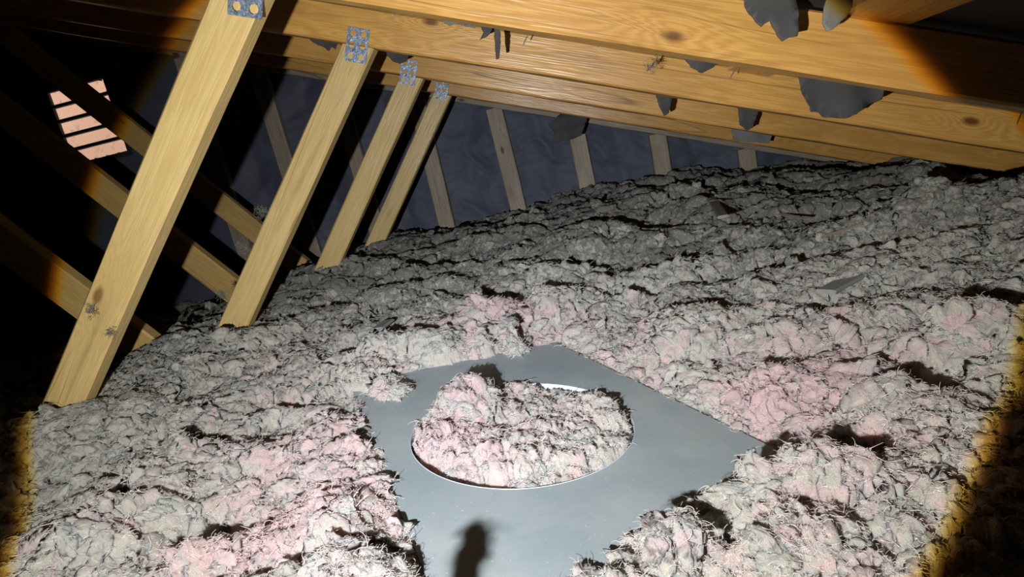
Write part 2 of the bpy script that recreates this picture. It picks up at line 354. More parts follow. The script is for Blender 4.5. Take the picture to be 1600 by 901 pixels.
# far gable: membrane wall with a vent opening, wrinkled between the studs
VX0, VX1, VZ0, VZ1 = -2.765, -2.405, CZ+.585, CZ+1.005
STX = [-1.895, -1.485, -1.08, -.672, -.25, .165, .578, 1.03, 1.44]
def gable_wall():
    xs = np.unique(np.concatenate((np.linspace(XL, -2.9, 30), np.linspace(-2.9, -1.9, 41), np.linspace(-1.9, 1.7, 300), np.linspace(1.7, XEAVE+.3, 10), [VX0, VX1])))
    nz = 110; T = np.linspace(0, 1, nz); X, TT = np.meshgrid(xs, T)
    top = np.where(X > XRIDGE, ZJ+RTOP-SL*X, ZJ+RTOP-SL*(2*XRIDGE-X))+.012; top = np.maximum(top, .02)
    Z = TT*top
    Yv = np.zeros_like(X)
    sx = np.array(STX); dist = np.min(np.abs(X[..., None]-sx), -1); bul = np.clip(dist/.2, 0, 1)
    act = sstep(-1.9, -1.6, X)
    fan = np.exp(-dist/.07)
    wr = .006*np.sin(Z*95+6*vnoise(X*9, Z*5, 3))*fan*np.clip((dist-.035)/.03, 0, 1)
    Yv = YW + act*(.028*np.sqrt(bul) + wr*1.3 + .015*np.clip(1-3.0*np.abs(fbm(X*4.5+Z*3.5, Z*4-X*2.5, 61, 2)), 0, 1)*bul + .018*fbm(X*7+Z*2, Z*6, 21, 3)*bul + 0.022*np.abs(vnoise(X*5+Z*3, Z*4-X*3, 31))*bul)
    # vent hole: drop faces inside it, squared off with the frame
    i = np.arange(X.size).reshape(X.shape); q = np.stack((i[:-1, :-1], i[:-1, 1:], i[1:, 1:], i[1:, :-1]), -1).reshape(-1, 4)
    v = np.stack((X, Yv, Z), -1).reshape(-1, 3); c = v[q].mean(1)
    keep = ~((c[:, 0] > VX0) & (c[:, 0] < VX1) & (c[:, 2] > VZ0) & (c[:, 2] < VZ1))
    o = link('wall_back', npmesh('wall_back', v, q[keep]), FELT_WALL)
    s = o.modifiers.new('thickness', 'SOLIDIFY'); s.thickness = .008; s.offset = -1
    return tag(o, 'blue-grey membrane stretched behind the gable studs', kind='structure')
gable_wall()

# ------------------------------------------------------------------ trusses
def truss(Y, label, top_label, strut_bottom, seed, plate=True, web=True, lean=0.0, webY=None, zoff=0.0):
    t = empty('roof_truss', (-.95, Y, 0.1), label, 'roof truss', 'roof trusses of the attic')
    hz = (RH/2)/CA
    def P(x, y=Y): return Vector((x, y, zlow(x)+hz+zoff))
    timber('rafter', P(XRIDGE), P(XEAVE), RH, RD, W_RAFTER, t, seed=seed)
    timber('bottom_chord', (-3.4, Y, .055), (XEAVE-.05, Y, .055), .08, RD, W_WEB, t, seed=seed+5)
    # strut: from the joint under the rafter down to the left
    J = Vector((-.418, Y, zlow(-.418)+zoff)); B = Vector(strut_bottom)
    d = (J-B).normalized(); E = B - d*((B.z-.10)/d.z)
    # end cut follows the rafter's lower edge
    a_s = math.atan2(d.z, d.x); delta = a_s+ANG
    o = timber('strut', E, J, .078, .042, W_STRUT, t, cut1=0, seed=seed+1)
    # shear the top end so it lies flush under the rafter
    mw = o.matrix_basis; me = o.data; xl = max(v.co.x for v in me.vertices)
    zsign = 1 if (mw.to_3x3() @ Vector((0, 0, 1))).z > 0 else -1
    k = -1/math.tan(delta)*zsign
    for v in me.vertices:
        if v.co.x > xl-.01: v.co.x = xl - .002 + k*v.co.z*(1 if True else 0)
    if web:
        n0 = Vector((web[0], Y, CZ+web[1])); dd = Vector((-1, 0, 1.28)).normalized()
        low = n0 - dd*((n0.z-.10)/dd.z); hi = n0 + dd*1.9
        while hi.z > zlow(hi.x)-.03: hi -= dd*.02
        timber('web', low, hi, .102, .042, W_WEB, t, seed=seed+2)
    if plate:
        nail_plate(t, at(*plate, Y-.002), .056, .082, ANG+math.radians(random.uniform(-3, 5)), 3, 2)
    return t
truss(1.00, 'nearest roof truss, its wide pale strut crossing the left of the picture', None, at(88, 650, 1.13), 1, plate=(385, -17), web=False, zoff=-.012)
truss(1.60, 'second roof truss from the viewer, its strut topped by the largest fully visible nail plate', None, at(356, 525, 1.6), 11, plate=(558, 71), web=(-1.39, -.10))
truss(2.20, 'third roof truss from the viewer, dark crack line down its narrow strut', None, at(503, 432, 2.2), 21, plate=(638, 113), web=(-1.39, -.10))
truss(2.80, 'fourth and farthest strutted roof truss, with the smallest nail plate', None, at(580, 392, 2.8), 31, plate=(690, 140.5), web=(-1.39, -.10))
# gable frame: rafter and studs
g = empty('gable_frame', (0, YW-.06, .1), 'weathered gable frame of upright studs in front of the blue-grey membrane', 'gable frame')
hz = (RH/2)/CA
timber('rafter', (XRIDGE, YW-.055, zlow(XRIDGE)+hz+.018), (XEAVE, YW-.055, zlow(XEAVE)+hz+.018), RH, .05, W_GREY, g, seed=41)
for i, x in enumerate(STX):
    xx = x+random.uniform(-.006, .006); tilt = random.uniform(-.012, .022)
    o = timber('stud', (xx+tilt*.5, YW-.045, .005), (xx-tilt*.5, YW-.045, zlow(xx)+.02), .092, .042, W_GREY, g, seed=50+i, cut1=0)
# board running along the slope's length above the nearest rafter
o = timber('roof_batten', (0, 0, 0), (1, 0, 0), .1, .02, W_RAFTER, None, seed=77)
bpy.data.objects.remove(o)
def batten():
    x0, x1 = .462, .556; y0, y1 = YB+.05, YW-.06; V = []; F = []
    for i in range(21):
        y = y0+(y1-y0)*i/20
        for (x, dz) in ((x0, 0), (x1, 0), (x1, .02), (x0, .02)):
            V.append((x, y, zlow(x)+RTOP-.013+dz-(.0 if y < 9 else 0)))
    for i in range(20):
        for j in range(4):
            a = i*4+j; b2 = i*4+(j+1) % 4; F.append((a, a+4, b2+4, b2))
    F.append((0, 1, 2, 3)); F.append((83, 82, 81, 80))
    X = Vector((0, 1, 0)); Z = Vector((CA, 0, -SA)); Yv = Z.cross(X)
    mw = Matrix((X, Yv, Z)).transposed().to_4x4(); mw.translation = Vector((x0, y0, zlow(x0)+RTOP))
    inv = mw.inverted(); V = [inv @ Vector(v) for v in V]; me = pymesh('roof_batten', V, F)
    bm = bmesh.new(); bm.from_mesh(me); bmesh.ops.recalc_face_normals(bm, faces=bm.faces); bm.to_mesh(me); bm.free()
    o = link('roof_batten', me, W_RAFTER, None, mw)
    tag(o, 'honey-coloured board running over the nearest rafter at the upper right', 'board')
batten()

# ------------------------------------------------------------------ vent in the gable
v = empty('louvre_vent', ((VX0+VX1)/2, YW, VZ0), 'small louvred gable vent with daylight on pink wall behind dark slats', 'vent')
def boxmesh(name, x0, x1, y0, y1, z0, z1, mat, parent, rx=0.0):
    cx, cy, cz = (x0+x1)/2, (y0+y1)/2, (z0+z1)/2; a, b2, c = (x1-x0)/2, (y1-y0)/2, (z1-z0)/2
    bm = bmesh.new(); bmesh.ops.create_cube(bm, size=1, matrix=Matrix.Diagonal((2*a, 2*b2, 2*c, 1)))
    bmesh.ops.bevel(bm, geom=bm.edges[:], offset=min(a, b2, c)*.25, segments=1, affect='EDGES')
    me = bpy.data.meshes.new(name); bm.to_mesh(me); bm.free()
    return link(name, me, mat, parent, Matrix.Translation((cx, cy, cz)) @ Matrix.Rotation(rx, 4, 'X'))
fw = .022
boxmesh('frame', VX0-fw, VX0+.004, YW-.012, YW+.014, VZ0-fw, VZ1+fw, VENTDARK, v); boxmesh('frame', VX1-.004, VX1+fw, YW-.012, YW+.014, VZ0-fw, VZ1+fw, VENTDARK, v)
boxmesh('frame', VX0, VX1, YW-.012, YW+.014, VZ0-fw, VZ0+.004, VENTDARK, v); boxmesh('frame', VX0, VX1, YW-.012, YW+.014, VZ1-.004, VZ1+fw, VENTDARK, v)
for i in range(4):
    zc = VZ0+(i+1)*(VZ1-VZ0)/5
    boxmesh('louvre_slat', VX0, VX1, YW-.008, YW+.012, zc-.009, zc+.009, VENTDARK, v, -.15)
# the pink wall of the next house, seen through the louvres
quadplate('wall_outside', [(-6, YW+1.6, -1), (0, YW+1.6, -1), (0, YW+1.6, 4.2), (-6, YW+1.6, 4.2)], BRICK, (0, 1, 0), .1, 'pink rough wall outside beyond the vent')

# ------------------------------------------------------------------ torn felt
def flap(pts, Y, label, mat=FELT_FLAP, curl=.012, reach=True, thick=.0022):
    P = [at(x, y, Y) for x, y in pts]
    if reach:                      # carry the torn piece up to the roof it hangs from
        a, b2 = P[0], P[-1]
        def up(p):
            z = zlow(p.x)+RTOP-.004
            return Vector((p.x, p.y, max(z, p.z+.004)))
        P = [up(a)]+P+[up(b2)]
    # roughen the outline
    Q = []; n = len(P)
    for i in range(n):
        a, b2 = P[i], P[(i+1) % n]; k = max(1, int((b2-a).length/.006)) if not (reach and i in (0, n-2, n-1)) else 3
        for j in range(k):
            t = j/k; p = a.lerp(b2, t)
            if j: p += Vector((random.uniform(-1, 1), 0, random.uniform(-1, 1)))*.0014
            Q.append(p)
    bm = bmesh.new(); vs = [bm.verts.new(p) for p in Q]; es = [bm.edges.new((vs[i], vs[(i+1) % len(vs)])) for i in range(len(vs))]
    bmesh.ops.triangle_fill(bm, edges=es, use_beauty=True)
    bmesh.ops.subdivide_edges(bm, edges=[e2 for e2 in bm.edges if e2.calc_length() > .010], cuts=3, use_grid_fill=True)
    zt = max(p.z for p in Q); zb = min(p.z for p in Q); sx = random.uniform(0, 9); h = max(.01, zt-zb)
    for v2 in bm.verts:
        t = (zt-v2.co.z)/h
        v2.co.y += -curl*t*t + curl*.35*math.sin(v2.co.x*60+sx)*t + curl*.2*math.sin(v2.co.z*90+sx)
    bmesh.ops.recalc_face_normals(bm, faces=bm.faces)
    ctr = Vector((sum(p.x for p in Q)/len(Q), Y, zt))
    for v2 in bm.verts: v2.co -= ctr
    me = bpy.data.meshes.new('felt_scrap'); bm.to_mesh(me); bm.free()
    o = link('felt_scrap', me, mat, None, Matrix.Translation(ctr), True)
    s = o.modifiers.new('thickness', 'SOLIDIFY'); s.thickness = thick
    return tag(o, label, 'felt scrap', 'torn scraps of roofing felt')
flap([(1160, -8), (1166, 18), (1178, 36), (1187, 44), (1201, 34), (1212, 58), (1220, 66), (1230, 60), (1243, 58), (1246, 25), (1240, -8)], .93, 'dark jagged felt scrap hanging over the top edge of the nearest rafter', curl=.008)
flap([(1293, -6), (1286, 20), (1283, 38), (1287, 51), (1305, 42), (1320, 28), (1330, 12), (1333, -6)], .92, 'light grey pointed felt scrap beside the end of the upper right board', FELT_GREY, curl=.008)
flap([(1243, 105), (1250, 140), (1262, 176), (1275, 176), (1285, 184), (1312, 186), (1330, 180), (1350, 165), (1375, 155), (1377, 128)], 1.40, 'large dark felt flap hanging between the first and second rafters at the right', curl=.02)
flap([(1066, 88), (1072, 97), (1082, 108), (1095, 116), (1110, 108), (1122, 96)], 1.42, 'small dark rounded felt scrap in the gap under the nearest rafter')
flap([(888, 165), (857, 196), (866, 207), (864, 224), (890, 219), (908, 212), (917, 186), (914, 172)], 3.1, 'broad black felt flap hanging before the membrane wall', curl=.02)
flap([(1023, 146), (1030, 168), (1036, 182), (1043, 178), (1050, 154)], 1.95, 'narrow black felt scrap dangling below the second rafter', curl=.015)
flap([(1152, 165), (1154, 195), (1165, 204), (1175, 200), (1185, 172)], 1.98, 'curled black felt scrap below the second rafter at the right')
flap([(1140, 186), (1142, 204), (1146, 220), (1170, 222), (1201, 224), (1206, 208), (1200, 196)], 2.55, 'pale grey felt scrap behind the curled black one', FELT_GREY)
flap([(771, 30), (773, 62), (774, 80), (776, 94), (781, 92), (783, 66), (780, 32)], 1.40, 'long thin strip of felt dangling before the second rafter', FELT_FLAP, curl=.008)
flap([(748, 32), (756, 52), (750, 64), (762, 58), (769, 48), (770, 34)], 1.44, 'small hooked felt scrap left of the long thin strip', FELT_FLAP)
flap([(686, 22), (694, 36), (704, 41), (714, 38), (730, 44), (744, 46), (746, 30)], 1.46, 'ragged grey felt edge showing under the nearest rafter', FELT_GREY)
flap([(600, 72), (606, 88), (614, 96), (626, 101), (638, 96), (641, 80)], 1.95, 'rounded black felt scrap between the second and third struts')
flap([(478, 56), (492, 68), (506, 74), (516, 81), (519, 74), (526, 79), (530, 64)], 1.95, 'shredded black felt scrap under the second rafter near its strut')

# nails through the roof
def nail(x0, y0, x1, y1, Y, label):
    a = at(x0, y0, Y); b2 = at(x1, y1, Y); b2.y -= .01; d = (a-b2).normalized()
    top = a + d*.01; zt = zlow(top.x)+RTOP-.002
    if top.z < zt: top = top + Vector((0, 0, zt-top.z))*1.0 if False else a + (a-b2).normalized()*((zt-a.z)/max(.3, d.z))
    ln = (top-b2).length; bm = bmesh.new()
    prof = [(0, .0003), (.006, .0014), (ln, .0014)]; rings = []
    for h, r in prof: rings.append([bm.verts.new((r*math.cos(k*math.pi/4), r*math.sin(k*math.pi/4), h)) for k in range(8)])
    for i in range(2):
        for k in range(8): bm.faces.new((rings[i][k], rings[i][(k+1) % 8], rings[i+1][(k+1) % 8], rings[i+1][k]))
    bm.faces.new(rings[0][::-1]); bm.faces.new(rings[-1])
    me = bpy.data.meshes.new('roof_nail'); bm.to_mesh(me); bm.free()
    q = (top-b2).to_track_quat('Z', 'X').to_matrix().to_4x4(); q.translation = b2
    tag(link('roof_nail', me, NAIL, None, q), label, 'nail', 'nails poking through the roof')
nail(825, 54, 817, 73, 1.45, 'bent nail poking down right of the thin felt strip')
nail(617, 12, 618, 28, 1.45, 'short nail under the nearest rafter near the top left')
nail(934, 66, 934, 76, 1.45, 'straight nail tip in the gap under the middle of the nearest rafter')
nail(1028, 88, 1015, 108, 1.45, 'pair-mate nail slanting left above a fluffy wisp')
nail(1150, 107, 1138, 124, 1.45, 'slanting nail just right of the small rounded felt scrap')
nail(1192, 112, 1193, 120, 1.45, 'tiny nail tip left of the large felt flap')
nail(1596, 176, 1583, 196, 1.45, 'slanting nail at the right edge of the picture')

# ------------------------------------------------------------------ the sheet with the round hole
PN = Vector((math.sin(math.radians(9)), -.03, 1)).normalized(); PH = .45
def onplate(x, y): d = ray(x, y); return CAM + d*(-PH/d.dot(PN))
PA, PB, PC, PD = [onplate(*q) for q in ((547, 600), (869, 535), (1224, 707), (712, 1018))]
rim = [onplate(*q) for q in ((641.5, 678), (800, 764.5), (990, 654.5), (866, 599), (680, 742), (933, 734), (672, 642.5), (773, 606.5))]
PU = (PB-PA).normalized(); PV = PN.cross(PU)
def puv(p): return np.array([(p-PA).dot(PU), (p-PA).dot(PV)])
_h = np.array([puv(p) for p in rim]); _s = np.linalg.lstsq(np.c_[2*_h, np.ones(len(_h))], (_h**2).sum(1), rcond=None)[0]
HC = _s[:2]; HR = float(np.sqrt(_s[2]+HC@HC))
PC0 = PA + PU*HC[0] + PV*HC[1]
def pz(x, y): return PA.z - (PN.x*(x-PA.x)+PN.y*(y-PA.y))/PN.z
def sheet():
    root = empty('duct_plate', PC0, 'square grey sheet with a round hole lying in the pink insulation', 'sheet panel')
    n = 96; bm = bmesh.new(); cor = [puv(p)-HC for p in (PA, PB, PC, PD)]
    def edgept(a):
        d = np.array([math.cos(a), math.sin(a)]); best = None
        for i in range(4):
            p, q = cor[i], cor[(i+1) % 4]; A2 = np.array([[d[0], -(q-p)[0]], [d[1], -(q-p)[1]]])
            try: t, s = np.linalg.solve(A2, p)
            except Exception: continue
            if t > 0 and -1e-6 <= s <= 1+1e-6 and (best is None or t < best): best = t
        return d*best
    angs = sorted([2*math.pi*k/n for k in range(n)]+[math.atan2(c[1], c[0]) % (2*math.pi) for c in cor])
    rings = []
    for f in (0, .15, .45, .75, 1):
        row = []
        for a in angs:
            i2 = np.array([math.cos(a), math.sin(a)])*HR; o2 = edgept(a); p = i2*(1-f)+o2*f
            z = .0012*math.sin(p[0]*9+1)*math.sin(p[1]*8)*f
            row.append(bm.verts.new((p[0], p[1], z)))
        rings.append(row)
    m = len(angs)
    for i in range(4):
        for k in range(m): bm.faces.new((rings[i][k], rings[i+1][k], rings[i+1][(k+1) % m], rings[i][(k+1) % m]))
    ext = bmesh.ops.extrude_face_region(bm, geom=list(bm.faces))
    for g2 in ext['geom']:
        if isinstance(g2, bmesh.types.BMVert): g2.co.z -= .003
    bmesh.ops.recalc_face_normals(bm, faces=bm.faces)
    me = bpy.data.meshes.new('sheet'); bm.to_mesh(me); bm.free()
    mw = Matrix((PU, PV, PN)).transposed().to_4x4(); mw.translation = PC0
    s = link('sheet', me, SHEET, root, mw)
    # collar: short duct wall below the hole with a rolled lip
    prof = [(HR-.0012, -.055), (HR-.0012, .0), (HR-.0007, .0007), (HR-.0001, .0), (HR-.0001, -.055)]
    V = []; F = []; k2 = 128
    for j in range(k2):
        a = 2*math.pi*j/k2
        for r, z in prof: V.append((r*math.cos(a), r*math.sin(a), z))
    pn = len(prof)
    for j in range(k2):
        for i in range(pn): a = j*pn+i; b2 = j*pn+(i+1) % pn; c = ((j+1) % k2)*pn; F.append((a, b2, c+(i+1) % pn, c+i))
    me = pymesh('collar', V, F); bm = bmesh.new(); bm.from_mesh(me); bmesh.ops.recalc_face_normals(bm, faces=bm.faces); bm.to_mesh(me); bm.free()
    c = link('collar', me, COLLAR, root, mw, True); c['label'] = 'bright white metal collar lining the round hole'
sheet()

# ------------------------------------------------------------------ loose insulation
CP = np.array([(-1.14, 1.15, -.30), (-1.0, 1.6, -.285), (-.95, 2.2, -.24), (-.92, 2.8, -.235), (-.66, 3.45, -.30), (-.24, 3.45, -.29), (.18, 3.45, -.25), (.6, 3.45, -.275), (1.09, 3.45, -.36), (1.5, 3.0, -.40),
   (-.95, .78, -.37), (-1.45, 1.3, -.36), (-.45, .6, -.39), (-.6, .95, -.37), (-.7, 1.3, -.33), (-.45, 1.25, -.365), (-.3, 1.55, -.345), (0, 1.65, -.36), (-.5, 1.9, -.30), (0, 2.2, -.31), (.5, 2.3, -.33), (-.4, 2.6, -.27), (.2, 2.8, -.275),
   (.4, 1.35, -.40), (.15, 1.35, -.405), (.35, .95, -.445), (.55, .75, -.42), (.25, .55, -.44), (.1, .42, -.43), (.8, 1.3, -.38), (1.15, 1.6, -.33), (.9, 1.9, -.34), (1.1, 2.4, -.36), (.8, 2.9, -.31), (.9, .7, -.42), (1.4, 1.4, -.46), (1.7, 2.2, -.50),
   (0, 0, -.5), (-.5, .2, -.42), (-1.2, .3, -.40), (.6, .2, -.46), (-2, 1.5, -.42), (-2, 3, -.40), (-1.5, 2.4, -.36), (-1.6, 3.4, -.36), (-3, .5, -.45), (-3, 3, -.45), (0, -1.5, -.45), (2, 0, -.60), (-2.5, -1.5, -.45), (1.3, -1.5, -.5), (2.0, 3.2, -.60)])
def basez(x, y):
    s = np.zeros_like(x); wsum = np.zeros_like(x)
    for px, py, pzv in CP:
        d2 = (x-px)**2+(y-py)**2+.012; w2 = d2**-2.0; s += w2*pzv; wsum += w2
    return s/wsum + CZ
cornA = [np.array([p.x, p.y]) for p in (PA, PB, PC, PD)]
ctrp = np.array([PC0.x, PC0.y])
def sdplate(x, y):               # signed distance (xy) to the sheet's outline, negative inside
    d = np.full(x.shape, -9.0)
    for i in range(4):
        a, b2 = cornA[i], cornA[(i+1) % 4]; t = (b2-a)/np.linalg.norm(b2-a); n = np.array([t[1], -t[0]])
        if np.dot(n, ctrp-a) > 0: n = -n
        d = np.maximum(d, (x-a[0])*n[0]+(y-a[1])*n[1])
    return d
# heaps: (pixel on the sheet's plane, radius, height, overlaps the sheet)
HEAPS = [((690, 560), .045, .035), ((770, 520), .075, .060), ((752, 556), .026, .03), ((805, 553), .022, .03), ((870, 508), .06, .035),
         ((596, 606), .035, .04), ((565, 590), .06, .04), ((622, 620), .018, .02),
         ((1140, 850), .030, .035), ((1215, 835), .04, .03), ((1065, 905), .040, .045), ((1250, 925), .05, .060), ((1380, 860), .06, .03),
         ((980, 955), .028, .03), ((600, 940), .04, .025), ((712, 1000), .018, .045),  # last heap here is out of view, added as a shadow caster
         ((480, 700), .07, .035), ((300, 800), .09, .04), ((450, 850), .08, .055), ((540, 830), .05, .04), ((150, 830), .09, .04), ((560, 900), .06, .03),
         ((1210, 650), .05, .035), ((1400, 720), .09, .045), ((1330, 590), .08, .035), ((1500, 640), .07, .04), ((640, 500), .09, .04), ((450, 540), .09, .04)]
HP = []
for q, r, h in HEAPS:
    p = onplate(*q); HP.append((p.x, p.y, r, h))
# hollows where the torch throws a shadow: (pixel on the sheet's plane, radius across, depth, stretch in x)
PITS = [((310, 655), .045, .05, 1.6), ((575, 545), .05, .06, 1.5), ((565, 680), .03, .045, 1.0), ((310, 800), .05, .06, 1.5), ((185, 765), .035, .04, 1.6), ((500, 885), .04, .045, 1.5),
        ((880, 455), .045, .06, 2.4), ((1010, 490), .045, .05, 2.2), ((740, 485), .025, .035, 1.2), ((1100, 855), .035, .06, 1.3), ((1340, 800), .04, .06, 1.2), ((1270, 690), .022, .035, 1.5),
        ((1385, 640), .028, .04, 1.5), ((1500, 615), .04, .05, 2.0), ((1450, 700), .04, .04, 1.6), ((540, 635), .03, .035, 1.3), ((420, 615), .04, .04, 2.0), ((1180, 480), .06, .05, 2.4), ((1340, 420), .08, .06, 2.6), ((1520, 430), .10, .08, 2.6),
        ((1090, 455), .05, .05, 2.2), ((700, 455), .06, .045, 2.2), ((560, 470), .06, .045, 2.0), ((1050, 590), .025, .025, 1.6), ((1230, 560), .04, .04, 2.0)]
PP = []
for q, r, h, sx in PITS:
    p = onplate(*q); l2 = Vector((TORCH.x-p.x, TORCH.y-p.y)).normalized(); PP.append((p.x, p.y, r*1.1, -h*1.3, sx)); PP.append((p.x+l2.x*r*1.5, p.y+l2.y*r*1.5, r*.9, h*.75, sx))
def wool_height(x, y):
    """returns base height, relief vectors"""
    b = basez(x, y)
    for px, py, r, h in HP:
        wx = x+.012*vnoise(x*30, y*30, 71); wy = y+.012*vnoise(x*30, y*30, 72)
        d = np.sqrt((wx-px)**2+(wy-py)**2)/r; b = b + .6*h*np.exp(-d**2*1.1)
    sdp = sdplate(x, y); pw = sstep(.0, .05, sdp)
    for px, py, r, h, sx in PP:
        wx = x+.02*vnoise(x*16, y*16, 73); wy = y+.02*vnoise(x*16, y*16, 74)
        b = b + pw*h*np.exp(-(((wx-px)/sx)**2+(wy-py)**2)/r**2)
    b = b + .022*fbm(x*2.6, y*2.6, 3, 3) + .034*fbm(x*5.5, y*7.5, 13, 2)*(1+.5*sstep(1.2, 2, y))*sstep(-.02, .12, sdplate(x, y))
    d = sdplate(x, y)
    P = pz(x, y); rough = .020*vnoise(x*26, y*26, 41)+.014*vnoise(x*80, y*80, 42)
    near = 1-sstep(0, .10, d)
    tgt = P-.012+.045*sstep(0, .10, d)
    b = b + (np.maximum(np.minimum(b, tgt), P-.03)-b)*near*(1-np.clip(sum_heap(x, y)/.02, 0, 1))
    dd = d + rough*.5 + np.clip(sum_heap(x, y)-.006, 0, .05)*1.1
    ins = 1-sstep(-.014, .004, dd)
    b = b*(1-ins) + (P-.035)*ins
    # inside the round hole
    qx = (x-PA.x); qy = (y-PA.y); qz = P-PA.z
    u = qx*PU.x+qy*PU.y+qz*PU.z-HC[0]; v2 = qx*PV.x+qy*PV.y+qz*PV.z-HC[1]
    r = np.sqrt(u*u+v2*v2)
    hole = 1-sstep(HR-.014, HR-.003, r)
    lev = P-.014 + .010*fbm(x*12, y*12, 55, 2) - .026*np.exp(-(((x-HF[0])**2+(y-HF[1])**2)/.06**2)) \
        + .050*np.exp(-((((x-HL[0])**2+(y-HL[1])**2)/.045**2)**1.3)) + .018*np.exp(-(((x-HL2[0])**2+(y-HL2[1])**2)/.07**2)) + .014*np.exp(-(((x-HM[0])**2+(y-HM[1])**2)/.06**2))
    hu, hv = puv(HF)-HC; hn = math.hypot(hu, hv); cs = np.clip((u*hu+v2*hv)/(hn*np.maximum(r, 1e-4)), 0, 1)
    lev = lev - .004*sstep(HR*.85, HR, r) - .036*cs**1.5*sstep(HR*.74, HR*.92, r)
    b = b*(1-hole)+lev*hole
    flat = np.where((ins > .5) & (hole < .5), 1.0, 0.0)
    return b, flat, hole
def sum_heap(x, y):
    s = np.zeros_like(x)
    for px, py, r, h in HP[:16]:
        d = np.sqrt((x-px)**2+(y-py)**2)/r; s = s + h*np.exp(-d**4*.9)
    return s
HF = onplate(710, 758); HL = onplate(735, 640); HL2 = onplate(940, 640); HM = onplate(800, 705)
def relief(x, y, hole):
    wx = x+.020*fbm(x*9, y*9, 81, 2)+.006*vnoise(x*42, y*42, 83); wy = y+.020*fbm(x*9, y*9, 91, 2)+.006*vnoise(x*42, y*42, 93)
    dz = np.zeros_like(x); ox = np.zeros_like(x); oy = np.zeros_like(x)
    amp = .75+.55*fbm(x*4, y*4, 101, 2)
    big = np.where(hole > .3, .35, 1.0)
    for cell, a, s, k in ((.15, .055, 200, .30), (.062, .034, 210, .38), (.027, .0155, 220, .42), (.0125, .0075, 230, .40)):
        f, vx, vy, rid = worley(wx/cell, wy/cell, s)
        dome = np.sqrt(np.clip(1-(f/.92)**2, 0, 1)); aa = a*amp*(.45+.9*rid)*(big if cell > .1 else 1)
        dz += aa*(dome-.6)
        e = k*cell*dome*(.5+rid*.5); ox += vx*e*.8; oy += vy*e*.8
        wx = wx+.25*cell*vnoise(x/cell*1.7, y/cell*1.7, s+7); wy = wy+.25*cell*vnoise(x/cell*1.7, y/cell*1.7, s+8)
    # matted fibre ridges
    for fq, am, sd in ((34, .012, 301), (85, .0065, 331)):
        q1 = x*fq+1.7*fbm(x*fq*.45, y*fq*.45, sd+7, 2); q2 = y*fq+1.7*fbm(x*fq*.45, y*fq*.45, sd+8, 2)
        n1 = fbm(q1, q2, sd, 2); dz += am*(np.minimum(np.abs(n1)*3.2, 1)-.6)*(.5+.6*amp)
        ox += am*.8*vnoise(q1, q2, sd+3); oy += am*.8*vnoise(q1, q2, sd+4)
    return dz, ox, oy
def tint_at(x, y):
    c = ctrp; d = np.sqrt((x-c[0])**2+((y-c[1])*.8)**2)
    pk = .47-.27*sstep(.35, 1.1, d)+.16*fbm(x*3.1, y*3.1, 400, 2)
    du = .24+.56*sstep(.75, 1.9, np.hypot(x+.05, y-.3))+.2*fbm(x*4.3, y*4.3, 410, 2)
    for (q, r, s) in (((790, 510), .10, .5), ((450, 525), .10, .35), ((460, 815), .10, .35), ((1215, 660), .08, .35), ((700, 690), .08, .25), ((830, 710), .08, .2), ((450, 700), .07, .25), ((1350, 640), .08, .2)):
        p = onplate(*q); g2 = np.exp(-((x-p.x)**2+(y-p.y)**2)/r**2); pk = pk+s*g2; du = du-.5*g2
    pk = pk - .25*sstep(1.2, 2.2, y)
    return np.clip(pk, 0, 1), np.clip(du, 0, 1)
def insulation():
    th = np.concatenate((np.linspace(-175, -62, 60)[:-1], np.linspace(-62, 52, 900), np.linspace(52, 185, 60)[1:]))*math.pi/180
    rr = np.concatenate((np.linspace(.02, .34, 14)[:-1], .34*(5.6/.34)**np.linspace(0, 1, 600)))
    T, Rr = np.meshgrid(th, rr); X = Rr*np.sin(T); Y = Rr*np.cos(T)
    inside = (Y < YW+.02) & (Y > YB+.02) & (X > -6) & (X < 1.95)
    b, flat, hole = wool_height(X, Y); dz, ox, oy = relief(X, Y, hole)
    fade = 1-flat
    d = sdplate(X, Y); lat = np.clip(np.abs(d)/.03, 0, 1)*np.where(hole > .02, .5, 1)
    ef = .35+.65*sstep(.0, .07, np.abs(d)); ef = np.where(hole > .02, 1, np.maximum(ef, np.clip(sum_heap(X, Y)/.02, 0, 1)))
    Z = b+dz*fade*ef; Z = np.maximum(Z, .10)
    Z = np.minimum(Z, np.maximum(.02, ZJ-SL*X+RTOP-.02))
    X2 = X+ox*fade*lat; Y2 = Y+oy*fade*lat
    Y2 = np.where(Y <= YW-.005, np.minimum(Y2, YW-.012), Y2)
    pk, du = tint_at(X, Y)
    idx = np.arange(X.size).reshape(X.shape)
    q = np.stack((idx[:-1, :-1], idx[1:, :-1], idx[1:, 1:], idx[:-1, 1:]), -1).reshape(-1, 4)
    ok = inside.reshape(-1)[q].all(1) & ~(flat.reshape(-1)[q] > .5).all(1)
    q = q[ok][:, ::-1]; V = np.stack((X2, Y2, Z), -1).reshape(-1, 3); C = np.stack((pk, du, np.zeros_like(pk)), -1).reshape(-1, 3)
    used = np.unique(q); mp = np.full(len(V), -1); mp[used] = np.arange(len(used)); V = V[used]; C = C[used]; q = mp[q]
    return V, q, C, (X.reshape(-1)[used], Y.reshape(-1)[used], hole.reshape(-1)[used])
WV, WQ, WC, (WX, WY, WHOLE) = insulation()

